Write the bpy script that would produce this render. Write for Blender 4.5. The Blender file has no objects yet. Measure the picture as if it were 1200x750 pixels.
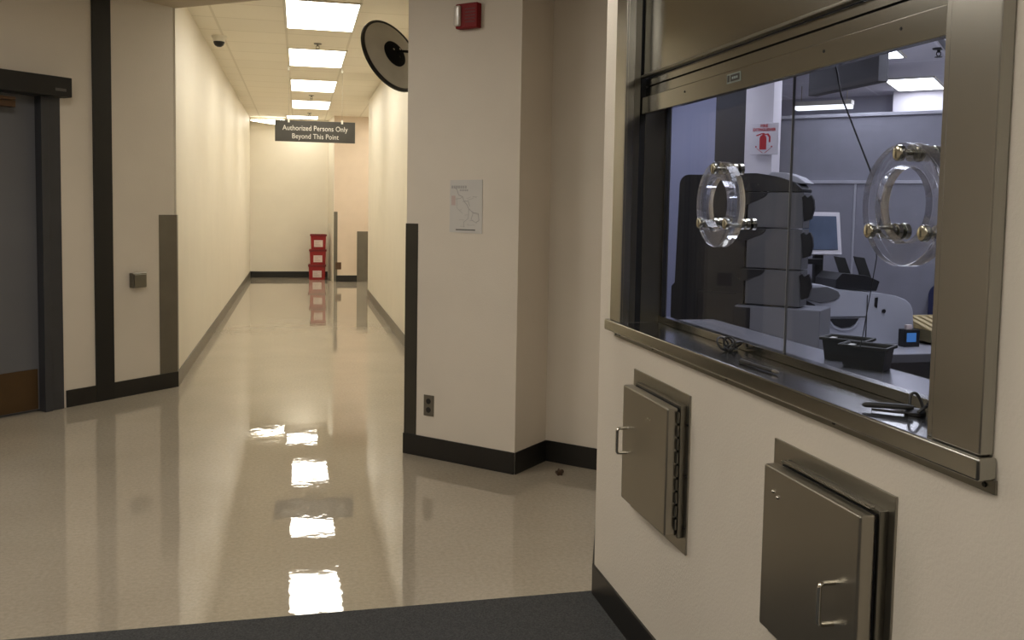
import bpy, bmesh, math, random
from mathutils import Vector, Matrix
random.seed(7)
R = math.radians
scene = bpy.context.scene
COL = scene.collection
S2 = math.sqrt(.5)

# ------------------------------------------------------------------ materials
MATS = {}
def newmat(name):
    m = bpy.data.materials.new(name); m.use_nodes = True
    nt = m.node_tree; nt.nodes.clear()
    out = nt.nodes.new('ShaderNodeOutputMaterial')
    return m, nt, out
def mat(name, col, rough=.5, metal=0., var=.06, vscale=6., bump=0., bscale=200., spec=.5, coat=0., stretch=None, rvar=0.):
    m, nt, out = newmat(name); N = nt.nodes; L = nt.links
    b = N.new('ShaderNodeBsdfPrincipled'); L.new(b.outputs[0], out.inputs[0])
    tc = N.new('ShaderNodeTexCoord'); mp = N.new('ShaderNodeMapping'); L.new(tc.outputs['Object'], mp.inputs[0])
    if stretch: mp.inputs['Scale'].default_value = stretch
    nz = N.new('ShaderNodeTexNoise'); nz.inputs['Scale'].default_value = vscale; nz.inputs['Detail'].default_value = 3
    L.new(mp.outputs[0], nz.inputs['Vector'])
    r = N.new('ShaderNodeValToRGB'); L.new(nz.outputs[0], r.inputs[0])
    lo = [c*(1-var) for c in col]; hi = [min(1, c*(1+var)) for c in col]
    r.color_ramp.elements[0].position = .3; r.color_ramp.elements[1].position = .7
    r.color_ramp.elements[0].color = (*lo, 1); r.color_ramp.elements[1].color = (*hi, 1)
    L.new(r.outputs[0], b.inputs['Base Color'])
    b.inputs['Roughness'].default_value = rough; b.inputs['Metallic'].default_value = metal
    b.inputs['Specular IOR Level'].default_value = spec; b.inputs['Coat Weight'].default_value = coat
    if rvar:
        mr = N.new('ShaderNodeMapRange'); L.new(nz.outputs[0], mr.inputs[0])
        mr.inputs[3].default_value = max(.02, rough-rvar); mr.inputs[4].default_value = rough+rvar
        L.new(mr.outputs[0], b.inputs['Roughness'])
    if bump:
        n2 = N.new('ShaderNodeTexNoise'); n2.inputs['Scale'].default_value = bscale; L.new(mp.outputs[0], n2.inputs['Vector'])
        bp = N.new('ShaderNodeBump'); bp.inputs['Strength'].default_value = bump; bp.inputs['Distance'].default_value = .01
        L.new(n2.outputs[0], bp.inputs['Height']); L.new(bp.outputs[0], b.inputs['Normal'])
    MATS[name] = m
    return m
def emit(name, col, strength):
    m, nt, out = newmat(name)
    e = nt.nodes.new('ShaderNodeEmission'); e.inputs[0].default_value = (*col, 1); e.inputs[1].default_value = strength
    nt.links.new(e.outputs[0], out.inputs[0]); MATS[name] = m
    return m
def floor_mat(name):
    m, nt, out = newmat(name); N = nt.nodes; L = nt.links
    b = N.new('ShaderNodeBsdfPrincipled'); L.new(b.outputs[0], out.inputs[0])
    tc = N.new('ShaderNodeTexCoord')
    n1 = N.new('ShaderNodeTexNoise'); n1.inputs['Scale'].default_value = 55; n1.inputs['Detail'].default_value = 4; n1.inputs['Roughness'].default_value = .75
    n2 = N.new('ShaderNodeTexNoise'); n2.inputs['Scale'].default_value = 1.3; n2.inputs['Detail'].default_value = 3
    L.new(tc.outputs['Object'], n1.inputs[0]); L.new(tc.outputs['Object'], n2.inputs[0])
    r = N.new('ShaderNodeValToRGB'); L.new(n1.outputs[0], r.inputs[0])
    r.color_ramp.elements[0].position = .33; r.color_ramp.elements[0].color = (.36, .315, .25, 1)
    r.color_ramp.elements[1].position = .62; r.color_ramp.elements[1].color = (.44, .39, .315, 1)
    mx = N.new('ShaderNodeMix'); mx.data_type = 'RGBA'; mx.blend_type = 'MULTIPLY'; mx.inputs[0].default_value = .35
    r2 = N.new('ShaderNodeValToRGB'); L.new(n2.outputs[0], r2.inputs[0])
    r2.color_ramp.elements[0].position = .3; r2.color_ramp.elements[0].color = (.72, .70, .66, 1)
    r2.color_ramp.elements[1].position = .65
    L.new(r.outputs[0], mx.inputs[6]); L.new(r2.outputs[0], mx.inputs[7]); L.new(mx.outputs[2], b.inputs['Base Color'])
    mr = N.new('ShaderNodeMapRange'); L.new(n2.outputs[0], mr.inputs[0]); mr.inputs[3].default_value = .01; mr.inputs[4].default_value = .035
    L.new(mr.outputs[0], b.inputs['Roughness'])
    b.inputs['IOR'].default_value = 1.75
    # waxed, slightly rippled surface
    n3 = N.new('ShaderNodeTexNoise'); n3.inputs['Scale'].default_value = 5.5; n3.inputs['Detail'].default_value = 3.5
    L.new(tc.outputs['Object'], n3.inputs[0])
    bp = N.new('ShaderNodeBump'); bp.inputs['Strength'].default_value = .095; bp.inputs['Distance'].default_value = .008
    L.new(n3.outputs[0], bp.inputs['Height']); L.new(bp.outputs[0], b.inputs['Normal'])
    MATS[name] = m
    return m
def ceil_mat(name, col, line, loc, rotz, w=.6325, em=0.):
    m, nt, out = newmat(name); N = nt.nodes; L = nt.links
    b = N.new('ShaderNodeBsdfPrincipled'); L.new(b.outputs[0], out.inputs[0]); b.inputs['Roughness'].default_value = .9
    tc = N.new('ShaderNodeTexCoord'); mp = N.new('ShaderNodeMapping'); L.new(tc.outputs['Object'], mp.inputs[0])
    mp.inputs['Location'].default_value = (*loc, 0); mp.inputs['Rotation'].default_value = (0, 0, rotz)
    bk = N.new('ShaderNodeTexBrick'); bk.offset = 0; bk.squash = 1
    bk.inputs['Scale'].default_value = 1; bk.inputs['Brick Width'].default_value = w; bk.inputs['Row Height'].default_value = w
    bk.inputs['Mortar Size'].default_value = .012; bk.inputs['Mortar Smooth'].default_value = .1
    bk.inputs['Color1'].default_value = (*col, 1); bk.inputs['Color2'].default_value = (*[c*.97 for c in col], 1); bk.inputs['Mortar'].default_value = (*line, 1)
    L.new(mp.outputs[0], bk.inputs['Vector'])
    nz = N.new('ShaderNodeTexNoise'); nz.inputs['Scale'].default_value = 120; L.new(tc.outputs['Object'], nz.inputs[0])
    bp = N.new('ShaderNodeBump'); bp.inputs['Strength'].default_value = .25; bp.inputs['Distance'].default_value = .004
    L.new(nz.outputs[0], bp.inputs['Height']); L.new(bp.outputs[0], b.inputs['Normal'])
    L.new(bk.outputs['Color'], b.inputs['Base Color'])
    MATS[name] = m
    return m
def glass_mat(name, tint, ior=1.5):
    m, nt, out = newmat(name); N = nt.nodes; L = nt.links
    t = N.new('ShaderNodeBsdfTransparent'); t.inputs[0].default_value = (*tint, 1)
    g = N.new('ShaderNodeBsdfGlossy'); g.inputs['Roughness'].default_value = .005
    lw = N.new('ShaderNodeLayerWeight'); lw.inputs[0].default_value = .5
    pw = N.new('ShaderNodeMath'); pw.operation = 'POWER'; pw.inputs[1].default_value = 5; L.new(lw.outputs['Facing'], pw.inputs[0])
    f = N.new('ShaderNodeMath'); f.operation = 'MULTIPLY_ADD'; f.inputs[1].default_value = .5; f.inputs[2].default_value = .012; L.new(pw.outputs[0], f.inputs[0])
    mx = N.new('ShaderNodeMixShader'); L.new(f.outputs[0], mx.inputs[0]); L.new(t.outputs[0], mx.inputs[1]); L.new(g.outputs[0], mx.inputs[2])
    L.new(mx.outputs[0], out.inputs[0]); MATS[name] = m
    return m
def acrylic_mat(name):
    m, nt, out = newmat(name); N = nt.nodes
    b = N.new('ShaderNodeBsdfPrincipled'); nt.links.new(b.outputs[0], out.inputs[0])
    b.inputs['Base Color'].default_value = (.93, .95, .97, 1); b.inputs['Roughness'].default_value = .01
    b.inputs['Transmission Weight'].default_value = 1; b.inputs['IOR'].default_value = 1.45
    tr = N.new('ShaderNodeBsdfTransparent'); tr.inputs[0].default_value = (.93, .94, .96, 1)
    mx = N.new('ShaderNodeMixShader'); mx.inputs[0].default_value = .62
    nt.links.new(tr.outputs[0], mx.inputs[1]); nt.links.new(b.outputs[0], mx.inputs[2]); nt.links.new(mx.outputs[0], out.inputs[0])
    MATS[name] = m
    return m

WALL = mat('painted_wall', (.69, .632, .548), .62, var=.025, vscale=2.5, bump=.12, bscale=140)
WALLC = mat('corridor_paint', (.80, .745, .63), .5, var=.02, vscale=2.5, bump=.10, bscale=140)
WALLP = mat('pinkish_lit_wall', (.70, .575, .45), .6, var=.02, bump=.1, bscale=140)  # stub front: pinkish tone of its different lighting put into the colour
BASEC = mat('vinyl_base_reflection_tone', (.13, .115, .09), .35, var=.1)  # black base made paler: reflection of the bright wall put into colour
BASE = mat('black_vinyl_base', (.012, .011, .010), .38, var=.15)
FLOOR = floor_mat('waxed_vinyl_floor')
CARPET = mat('charcoal_carpet', (.092, .094, .097), .95, var=.30, vscale=160, bump=.9, bscale=420, spec=.15)
CEIL = ceil_mat('corridor_ceiling_tile', (.90, .84, .71), (.76, .70, .57), (.1265, -.02), 0)
SOFFIT = mat('soffit_paint', (.50, .43, .32), .8, var=.03)
STEEL = mat('brushed_steel', (.375, .365, .335), .24, 1, var=.02, vscale=30, stretch=(6, 6, .4), rvar=.012)
STEELH = mat('brushed_steel_horizontal', (.37, .365, .335), .17, 1, var=.01, vscale=30, stretch=(.4, 6, 6))
STEELD = mat('dark_satin_steel', (.22, .21, .18), .30, 1, var=.03, vscale=20, rvar=.015)
DOORST = mat('cabinet_steel', (.36, .34, .295), .36, 1, var=.03, vscale=3.5, rvar=.015)
GUARD = mat('grey_corner_guard', (.17, .155, .125), .45, .55, var=.06)
GUARDD = mat('dark_corner_guard', (.050, .046, .036), .42, .3, var=.08)
CHROME = mat('polished_chrome', (.72, .69, .62), .12, 1, var=.03)
NICKEL = mat('brassy_nickel', (.50, .485, .41), .16, 1, var=.03)
MATTE = mat('matte_black_paint', (.008, .008, .008), .9, var=.1, spec=.15)
BLACK = mat('black_plastic', (.010, .010, .011), .42, var=.2)
BLACKM = mat('black_painted_metal', (.008, .0078, .0075), .5, var=.15)
GAP = mat('dark_gap', (.004, .004, .004), .9)
DOORBLUE = mat('slate_blue_door_paint', (.12, .125, .14), .5, var=.05, vscale=2)
FRAMEB = mat('slate_door_frame_paint', (.038, .040, .047), .45, var=.08)
KICK = mat('brown_kick_plate', (.085, .048, .018), .42, .35, var=.12, vscale=4)
BRONZE = mat('brown_bronze', (.10, .055, .03), .45, .4)
MIRRORB = mat('grey_moulded_mirror_back', (.62, .60, .55), .7, var=.07)
SIGN = mat('dark_grey_sign', (.060, .056, .048), .35, var=.05)
LETTER = mat('pale_letters', (.72, .69, .62), .6)
CLIP = mat('white_plastic', (.85, .83, .75), .5)
WIRE = mat('thin_wire', (.40, .36, .28), .6, .2)
PAPER = mat('white_paper', (.60, .585, .56), .85, var=.02)
INK = mat('grey_ink', (.40, .39, .385), .9)
INKD = mat('dark_ink', (.13, .125, .12), .9)
PINKINK = mat('pink_ink', (.55, .44, .42), .9)
RED = mat('red_plastic', (.27, .007, .009), .4, var=.08)
REDA = mat('red_alarm_plastic', (.20, .006, .008), .5, var=.08, spec=.2)
REDINK = mat('red_print', (.50, .03, .035), .5)
LABELW = mat('white_label', (.75, .62, .58), .6)
LENS = mat('clear_strobe_lens', (.62, .58, .52), .15, var=.1)
RESIDUE = mat('dark_brown_leather', (.055, .03, .015), .7, var=.4, vscale=40)
OWALL = mat('office_wall_paint', (.55, .55, .62), .7, var=.02)
OWALLB = mat('office_bluish_wall', (.36, .375, .51), .6, var=.04, vscale=1.2)
OWHITE = mat('office_white_paint', (.74, .71, .74), .6, var=.02)
OCEIL = ceil_mat('office_ceiling_tile', (.80, .79, .86), (.95, .95, 1.), (.02, 0), R(45), .83)
FABRIC = mat('grey_partition_fabric', (.30, .30, .345), .9, var=.05, vscale=9, bump=.2, bscale=500)
TRIMG = mat('pale_grey_trim', (.50, .50, .55), .5)
MACH = mat('light_grey_machine_plastic', (.125, .125, .132), .5, var=.04)
MACHB = mat('pale_machine_plastic', (.46, .47, .52), .45, var=.03)
MACHD = mat('dark_machine_plastic_and_shade', (.014, .014, .016), .5, var=.12)  # also carries the shade of the machine's unlit side and notches
DESKT = mat('grey_desk_laminate', (.44, .44, .47), .35, var=.04)
DESKE = mat('dark_grey_desk_edge', (.12, .12, .13), .5)
SHELFM = mat('grey_steel_shelf', (.33, .33, .37), .25, .6, var=.04)
BIN = mat('charcoal_plastic_bin', (.022, .023, .022), .5, var=.1)
SCREEN = mat('grey_blue_screen', (.11, .14, .20), .2, var=.25, vscale=4)
BLUEPIC = emit('glowing_blue_picture', (.10, .30, .8), .55)  # picture on the small box, glows by its own emission
NAVY = mat('navy_upholstery', (.018, .022, .07), .85, var=.1)
TAN = mat('pale_yellow_wood', (.62, .50, .26), .6, var=.08)
TAND = mat('olive_wood_edge', (.22, .18, .08), .6)
LIGHTC = emit('corridor_light_diffuser', (1, .935, .80), 10.5)
LIGHTL = emit('lobby_light_diffuser', (1, .925, .815), 15.5)
LIGHTO = emit('office_light_diffuser', (.87, .87, 1.), 12.)
LIGHTE = emit('end_light_diffuser', (1, .93, .78), 14.)
LIGHTP = emit('office_linear_diffuser', (.92, .93, 1.), 2.2)
FRAMEL = mat('white_light_frame', (.80, .76, .66), .5)
GLASS = glass_mat('window_glass', (.86, .88, .90), 1.5)
ACRYL = acrylic_mat('clear_acrylic')

# ------------------------------------------------------------------ mesh helpers
def nb(): return bmesh.new()
def box(bm, x0, x1, y0, y1, z0, z1, bev=0., seg=2, M=None):
    t = bmesh.new()
    vs = [t.verts.new(p) for p in ((x0,y0,z0),(x1,y0,z0),(x1,y1,z0),(x0,y1,z0),(x0,y0,z1),(x1,y0,z1),(x1,y1,z1),(x0,y1,z1))]
    for f in ((3,2,1,0),(4,5,6,7),(0,1,5,4),(1,2,6,5),(2,3,7,6),(3,0,4,7)): t.faces.new([vs[i] for i in f])
    if bev: bmesh.ops.bevel(t, geom=list(t.edges), offset=bev, segments=seg, profile=.5, affect='EDGES')
    merge(bm, t, M); return bm
def merge(bm, t, M=None):
    if M is not None: bmesh.ops.transform(t, matrix=M, verts=t.verts)
    me = bpy.data.meshes.new('t'); t.to_mesh(me); t.free(); bm.from_mesh(me); bpy.data.meshes.remove(me)
def prism(bm, poly, z0, z1, bev=0., M=None):
    t = bmesh.new()
    if sum(poly[i][0]*poly[(i+1)%len(poly)][1]-poly[(i+1)%len(poly)][0]*poly[i][1] for i in range(len(poly))) < 0: poly = poly[::-1]
    a = [t.verts.new((x, y, z0)) for x, y in poly]; b = [t.verts.new((x, y, z1)) for x, y in poly]
    n = len(poly); t.faces.new(a[::-1]); t.faces.new(b)
    for i in range(n): t.faces.new((a[i], a[(i+1)%n], b[(i+1)%n], b[i]))
    if bev: bmesh.ops.bevel(t, geom=list(t.edges), offset=bev, segments=2, profile=.5, affect='EDGES')
    merge(bm, t, M); return bm
# extrude a profile in the XZ plane along Y from y0 to y1
XZ = lambda y: Matrix(((1,0,0,0),(0,0,-1,0),(0,1,0,0),(0,0,0,1)))
def prof_y(bm, poly, y0, y1, bev=0.):
    return prism(bm, poly, -y1, -y0, bev, XZ(0))
# extrude a profile given as (y,z) along X
def prof_x(bm, poly, x0, x1, bev=0.):
    return prism(bm, poly, x0, x1, bev, Matrix(((0,0,1,0),(1,0,0,0),(0,1,0,0),(0,0,0,1))))
def lathe(bm, prof, n=40, M=None, closed=False):
    t = bmesh.new(); rings = []
    for r, z in prof:
        if r < 1e-6: rings.append([t.verts.new((0, 0, z))])
        else: rings.append([t.verts.new((r*math.cos(2*math.pi*i/n), r*math.sin(2*math.pi*i/n), z)) for i in range(n)])
    prs = list(zip(rings, rings[1:])) + ([(rings[-1], rings[0])] if closed else [])
    for A, B in prs:
        for i in range(n):
            j = (i+1) % n
            if len(A) == 1 and len(B) == 1: continue
            if len(A) == 1: t.faces.new((A[0], B[j], B[i]))
            elif len(B) == 1: t.faces.new((A[i], A[j], B[0]))
            else: t.faces.new((A[i], A[j], B[j], B[i]))
    bmesh.ops.recalc_face_normals(t, faces=t.faces)
    merge(bm, t, M); return bm
def tube(bm, pts, r, n=8, cap=True):
    t = bmesh.new(); pts = [Vector(p) for p in pts]; rings = []
    prev = None
    for i, p in enumerate(pts):
        d = (pts[min(i+1, len(pts)-1)] - pts[max(i-1, 0)]).normalized()
        if prev is None:
            u = d.orthogonal().normalized()
        else:
            u = (prev - d*prev.dot(d)); u = u.normalized() if u.length > 1e-6 else d.orthogonal().normalized()
        prev = u; v = d.cross(u)
        rr = r[i] if isinstance(r, (list, tuple)) else r
        rings.append([t.verts.new(p + (u*math.cos(2*math.pi*k/n) + v*math.sin(2*math.pi*k/n))*rr) for k in range(n)])
    for A, B in zip(rings, rings[1:]):
        for k in range(n): t.faces.new((A[k], A[(k+1)%n], B[(k+1)%n], B[k]))
    if cap: t.faces.new(rings[0][::-1]); t.faces.new(rings[-1])
    merge(bm, t); return bm
def smooth_path(pts, k=6):
    P = [Vector(p) for p in pts]; out = []
    for i in range(len(P)-1):
        p0, p1, p2, p3 = P[max(i-1,0)], P[i], P[i+1], P[min(i+2,len(P)-1)]
        for j in range(k):
            t = j/k
            out.append(.5*((2*p1)+(p2-p0)*t+(2*p0-5*p1+4*p2-p3)*t*t+(3*p1-p0-3*p2+p3)*t**3))
    return out + [P[-1]]
def fillet(pts, r, k=5):
    P = [Vector(p) for p in pts]; out = [P[0]]
    for i in range(1, len(P)-1):
        a = (P[i-1]-P[i]).normalized(); b = (P[i+1]-P[i]).normalized()
        s, e = P[i]+a*r, P[i]+b*r
        for j in range(k+1):
            t = j/k; out.append(s*(1-t)**2 + P[i]*2*t*(1-t) + e*t*t)
    return out + [P[-1]]
def obj(name, bm, m, parent=None, loc=None, rotz=0., smooth=50):
    bmesh.ops.recalc_face_normals(bm, faces=bm.faces)
    me = bpy.data.meshes.new(name); bm.to_mesh(me); bm.free()
    me.materials.append(m)
    if smooth:
        try: me.set_sharp_from_angle(angle=R(smooth)); me.polygons.foreach_set('use_smooth', [True]*len(me.polygons))
        except Exception: pass
    o = bpy.data.objects.new(name, me); COL.objects.link(o)
    if parent: o.parent = parent
    if loc is not None: o.location = loc
    o.rotation_euler = (0, 0, rotz)
    if smooth:
        wm = o.modifiers.new('normals', 'WEIGHTED_NORMAL'); wm.keep_sharp = True; wm.weight = 100
    return o
def tag(o, label, cat, group=None, kind=None):
    o['label'] = label; o['category'] = cat
    if group: o['group'] = group
    if kind: o['kind'] = kind
    return o
def thing(name, label, cat, loc=(0,0,0), rotz=0., group=None):
    o = bpy.data.objects.new(name, None); COL.objects.link(o); o.empty_display_size = .05
    o.location = loc; o.rotation_euler = (0, 0, rotz)
    return tag(o, label, cat, group)
def struct(name, bm, m, parent=None, smooth=0, label=None):
    o = obj(name, bm, m, parent, smooth=smooth)
    if not parent: o['kind'] = 'structure'
    if label: o['label'] = label
    return o
def dup(root, loc, rotz, label=None, group=None):
    r = root.copy(); COL.objects.link(r); r.location = loc; r.rotation_euler = (0, 0, rotz)
    if label: r['label'] = label
    if group: r['group'] = group
    for ch in list(root.children):
        c = ch.copy(); COL.objects.link(c); c.parent = r
        for g in ch.children:
            d = g.copy(); COL.objects.link(d); d.parent = c
    return r
def text_bm(body, size, xscale=1., extrude=.0008, align='CENTER', bold=0.):
    cu = bpy.data.curves.new('txt', 'FONT'); cu.body = body; cu.size = size; cu.align_x = align; cu.align_y = 'CENTER'
    cu.extrude = extrude; cu.offset = bold; cu.resolution_u = 3
    o = bpy.data.objects.new('txt', cu); COL.objects.link(o)
    bpy.context.view_layer.update()
    dg = bpy.context.evaluated_depsgraph_get()
    me = bpy.data.meshes.new_from_object(o.evaluated_get(dg))
    bm = bmesh.new(); bm.from_mesh(me)
    bpy.data.objects.remove(o); bpy.data.curves.remove(cu); bpy.data.meshes.remove(me)
    bmesh.ops.scale(bm, vec=(xscale, 1, 1), verts=bm.verts)
    return bm
# text lying in XZ, readable when looked at along +Y
STAND = Matrix(((1,0,0,0),(0,0,-1,0),(0,1,0,0),(0,0,0,1)))
def text_on(bm, body, size, x, y, z, **k):
    t = text_bm(body, size, **k); merge(bm, t, Matrix.Translation((x, y, z)) @ STAND)
def ab(a, b): return ((a+b)*S2, (a-b)*S2)

# ------------------------------------------------------------------ room shell
XL, XR = -.96, 1.10          # corridor walls
CZ = 3.2                     # corridor ceiling
LZ = 3.03                    # lobby soffit
XW = 1.118                   # face of the window wall
A0 = (XL, 7.72)              # left corner of the corridor mouth
def wa(s, n): return (A0[0]-s*S2+n*S2, A0[1]-s*S2-n*S2)   # along the left lobby wall, n towards lobby

struct('floor', box(nb(), -6, 9, -4, 20.5, -.12, 0), FLOOR)
struct('carpet', box(nb(), wa(5.2, 0)[0]-.05, XW, -3.2, 3.29, .0005, .010), CARPET, label='charcoal grey carpet across the front of the floor')
bm = nb(); prism(bm, [(XL-.1, 7.62), (XL-.1, 19.2), (XR+.1+.9, 19.2), (XR+1, 15), (XR+.1, 15), (XR+.1, 6.1)], CZ, CZ+.1)
struct('ceiling', bm, CEIL)
bm = nb(); prism(bm, [(XL-.02, 7.75), (XL-.25, 7.75), wa(5.2, -.1), (wa(5.2, 0)[0]-.1, -3.2), (XW+.08, -3.2), (XW+.08, 3.28), (1.76, 4.9), (1.35, 5.3), (1.12, 6.165)], LZ, LZ+.3)
struct('ceiling_lobby', bm, SOFFIT)

# left lobby wall (with the door opening) and its return
def wallA(bm, s0, s1, z0, z1, t=.16):
    prism(bm, [wa(s0, 0), wa(s1, 0), wa(s1, -t), wa(s0, -t)], z0, z1)
DS0, DS1, DH = 1.13, 2.06, 2.215
bm = nb(); wallA(bm, 0.02, DS0-.03, 0, CZ); wallA(bm, DS1+.03, 5.2, 0, CZ); wallA(bm, DS0-.03, DS1+.03, DH+.03, CZ)
struct('wall_left', bm, WALL)
bm = nb(); box(bm, XL-.15, XL, 7.72, 19.2, 0, CZ)
struct('wall_corridor_left', bm, WALLC)
x5, y5 = wa(5.2, 0)
struct('wall_lobby_side', box(nb(), x5-.15, x5, -3.2, y5+.1, 0, CZ), WALL)
struct('wall_back', box(nb(), x5, XW, -3.35, -3.2, 0, CZ), WALL)
struct('wall_corridor_end', box(nb(), XL-.15, 2.1, 18.95, 19.1, 0, CZ), WALLC)
# pillar stub at the end of the corridor
bm = nb(); prism(bm, [(.66, 17.9), (2.1, 17.9), (2.1, 18.95), (.585, 18.95)], 0, CZ)
struct('wall_corridor_stub', bm, WALLP)
bm = nb(); prism(bm, [(.6595, 17.9), (.654, 17.9), (.579, 18.95), (.5845, 18.95)], 0, CZ); struct('wall_corridor_stub_side', bm, WALLC)
struct('wall_corridor_right', box(nb(), XR, XR+.13, 5.75, 15.0, 0, CZ), WALLC)
struct('wall_side_passage', box(nb(), 2.1, 2.22, 14.9, 18.95, 0, CZ), WALLC)
struct('wall_side_passage_return', box(nb(), XR+.13, 2.2, 14.88, 15.0, 0, CZ), WALLC)
P0, P1, P2, P3 = (.627, 5.433), (1.182, 4.878), (1.43, 5.126), (1.70, 4.856)
bm = nb(); prism(bm, [P0, P1, P2, (1.43, 5.75), (1.10, 5.906)], 0, CZ)
struct('wall_pillar', bm, WALL)
bm = nb(); prism(bm, [P2, P3, (1.79, 4.946), (1.43, 5.306)], 0, CZ)
struct('wall_recess', bm, WALL)
bm = nb(); prism(bm, [(XW+.001, 3.268), (1.24, 3.268), (1.83, 4.90), (1.70, 4.87)], 0, CZ)
struct('wall_recess_side', bm, WALL)
# window wall with its opening
OY0, OY1, OZ0, OZ1 = 1.36, 2.99, 1.06, 2.5
bm = nb()
box(bm, XW, 1.24, -3.2, 3.268, 0, OZ0); box(bm, XW, 1.24, OY1, 3.268, OZ0, CZ)
box(bm, XW, 1.24, -3.2, OY0, OZ0, CZ); box(bm, XW, 1.24, OY0, OY1, OZ1, CZ)
struct('wall_right', bm, WALL)

# baseboards
BH = .125
def strip(p, q, t, z1=BH, z0=0.):   # board from p to q, thickness on the right-hand side of p->q
    d = Vector((q[0]-p[0], q[1]-p[1])).normalized(); n = Vector((d.y, -d.x))*t
    return [p, q, (q[0]+n.x, q[1]+n.y), (p[0]+n.x, p[1]+n.y)]
def base(name, segs, t=.009, mm=BASE, h=BH):
    bm = nb()
    for p, q in segs: prism(bm, strip(p, q, t), 0, h, .002)
    struct(name, bm, mm)
base('baseboard_left', [(wa(DS0-.17, 0), wa(-.006, 0)), (wa(5.2, 0), wa(DS1+.11, 0))])
base('baseboard_corridor_left', [((XL, 7.715), (XL, 18.95))], mm=BASEC)
base('baseboard_corridor_end', [((XL, 18.95), (.585, 18.95))])
base('baseboard_corridor_stub', [((.70, 17.9), (2.1, 17.9))])
base('baseboard_corridor_right', [((XR, 15.0), (XR, 5.9))], mm=BASEC)
base('baseboard_pillar', [((.627-.006, 5.433+.006), P1), (P1, (1.43-.004, 5.126-.004)), (P2, P3)])
base('baseboard_right', [((XW, 3.268), (XW, -3.2)), ((1.70, 4.87), (XW+.001, 3.268))])
base('baseboard_lobby_side', [((x5, -3.2), (x5, y5))])

# black vertical joint cover on the left wall
bm = nb(); prism(bm, [wa(.575, 0), wa(.725, 0), wa(.725, .012), wa(.575, .012)], 0, LZ)
struct('trim_1', bm, BLACKM, label='black vertical joint cover strip on left wall')

# ---- door in the left wall
DR = R(45)
d_root = bpy.data.objects.new('door_1', None); COL.objects.link(d_root); d_root.location = (*wa(DS1, 0), 0); d_root.rotation_euler = (0, 0, DR)
d_root['kind'] = 'structure'; d_root['label'] = 'slate blue door in dark frame with brown kick plate'
W = DS1-DS0
bm = nb(); box(bm, .0, W, .045, .09, .012, DH, .002); leaf = obj('door_leaf', bm, DOORBLUE, d_root)
bm = nb(); box(bm, .04, W-.012, .040, .0455, .02, .305, .001); obj('kick_plate', bm, KICK, d_root)
bm = nb()
box(bm, W, W+.055, -.03, .11, 0, DH+.0, .003); box(bm, W+.04, W+.15, -.012, 0, 0, DH, .002)
box(bm, -.05, 0, -.03, .11, 0, DH, .003); box(bm, -.10, -.04, -.022, 0, 0, DH, .003); box(bm, -.10, W+.16, -.03, .11, DH, DH+.05, .003)
obj('door_frame', bm, FRAMEB, d_root)
bm = nb(); box(bm, .07, .12, .025, .045, .85, 1.05, .004); box(bm, .085, .105, -.03, .03, .93, .95, .004); box(bm, .085, .22, -.035, -.018, .93, .95, .004)
obj('door_handle', bm, STEEL, d_root)
t = thing('door_operator', 'long black automatic door opener box above the slate blue door', 'door opener', (*wa(DS1, .022), DH), DR)
bm = nb(); box(bm, -.12, W+.155+.02, -.10, 0, .0, .135, .004); obj('housing', bm, BLACKM, t)
bm = nb(); box(bm, W+.05, W+.13, -.103, -.099, .035, .055, .001); o = obj('maker_plate', bm, mat('dim_grey_plate', (.09, .088, .085), .4), t); o['label'] = 'small dim grey plate on the black housing'
bm = nb(); tube(bm, [(W*.52, -.055, .0), (W*.52, -.055, -.045)], .02, 12); box(bm, W*.50, W*.78, -.065, -.035, -.055, -.035, .004); box(bm, W*.44, W*.80, -.03, .035, -.10, -.055, .004)
o = obj('closer_arm', bm, BRONZE, t); o['label'] = 'brown closer arm under the black housing'

# push plate and corner guard on the left wall
t = thing('push_plate', 'small square steel door push button box on left wall', 'push button', (*wa(.435, 0), .835), DR)
bm = nb(); box(bm, 0, .125, -.045, 0, 0, .115, .006); obj('box', bm, STEELD, t)
bm = nb(); box(bm, .012, .113, -.052, -.045, .012, .103, .003); obj('plate', bm, STEELD, t)
bm = nb(); prism(bm, [wa(.165, 0), wa(-.003, 0), (XL+.003, 7.72), (XL+.003, 7.79), (XL+.0, 7.79), (XL, 7.72+.002), wa(.0, .0005), wa(.0, .004), wa(.165, .004)], BH, 1.395)
o = obj('corner_guard', bm, GUARD, smooth=0); tag(o, 'grey metal corner guard on left corner of the corridor mouth', 'corner guard')
def guard_front(p, d, w, z0, z1, t_, m_, label):
    q = (p[0]+d[0]*w, p[1]+d[1]*w); bm = nb(); prism(bm, strip(p, q, t_), z0, z1, .001)
    return tag(obj('corner_guard', bm, m_, smooth=0), label, 'corner guard')
g = guard_front((.627-.003, 5.433+.003), (S2, -S2), .092, BH, 1.395, .004, GUARDD, 'dark metal corner guard on left edge of the foreground pillar')
g = guard_front((.655, 17.9), (1, 0), .07, 0, 1.36, .006, GUARD, 'narrow dark corner guard on the far stub wall beside the red totes')
bm = nb(); prism(bm, [(.655, 17.9), (.647, 17.9), (.572, 18.94), (.579, 18.94)], 0, 1.12); o = obj('side_flange', bm, FRAMEL, g, smooth=0); o['label'] = 'side flange with bright light put into its paler colour'  # paler than the guard: the brightly lit side put into colour
g = guard_front((1.10, 17.9), (1, 0), .21, 0, .985, .012, GUARD, 'wide grey-brown guard at far right end of the corridor')

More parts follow.
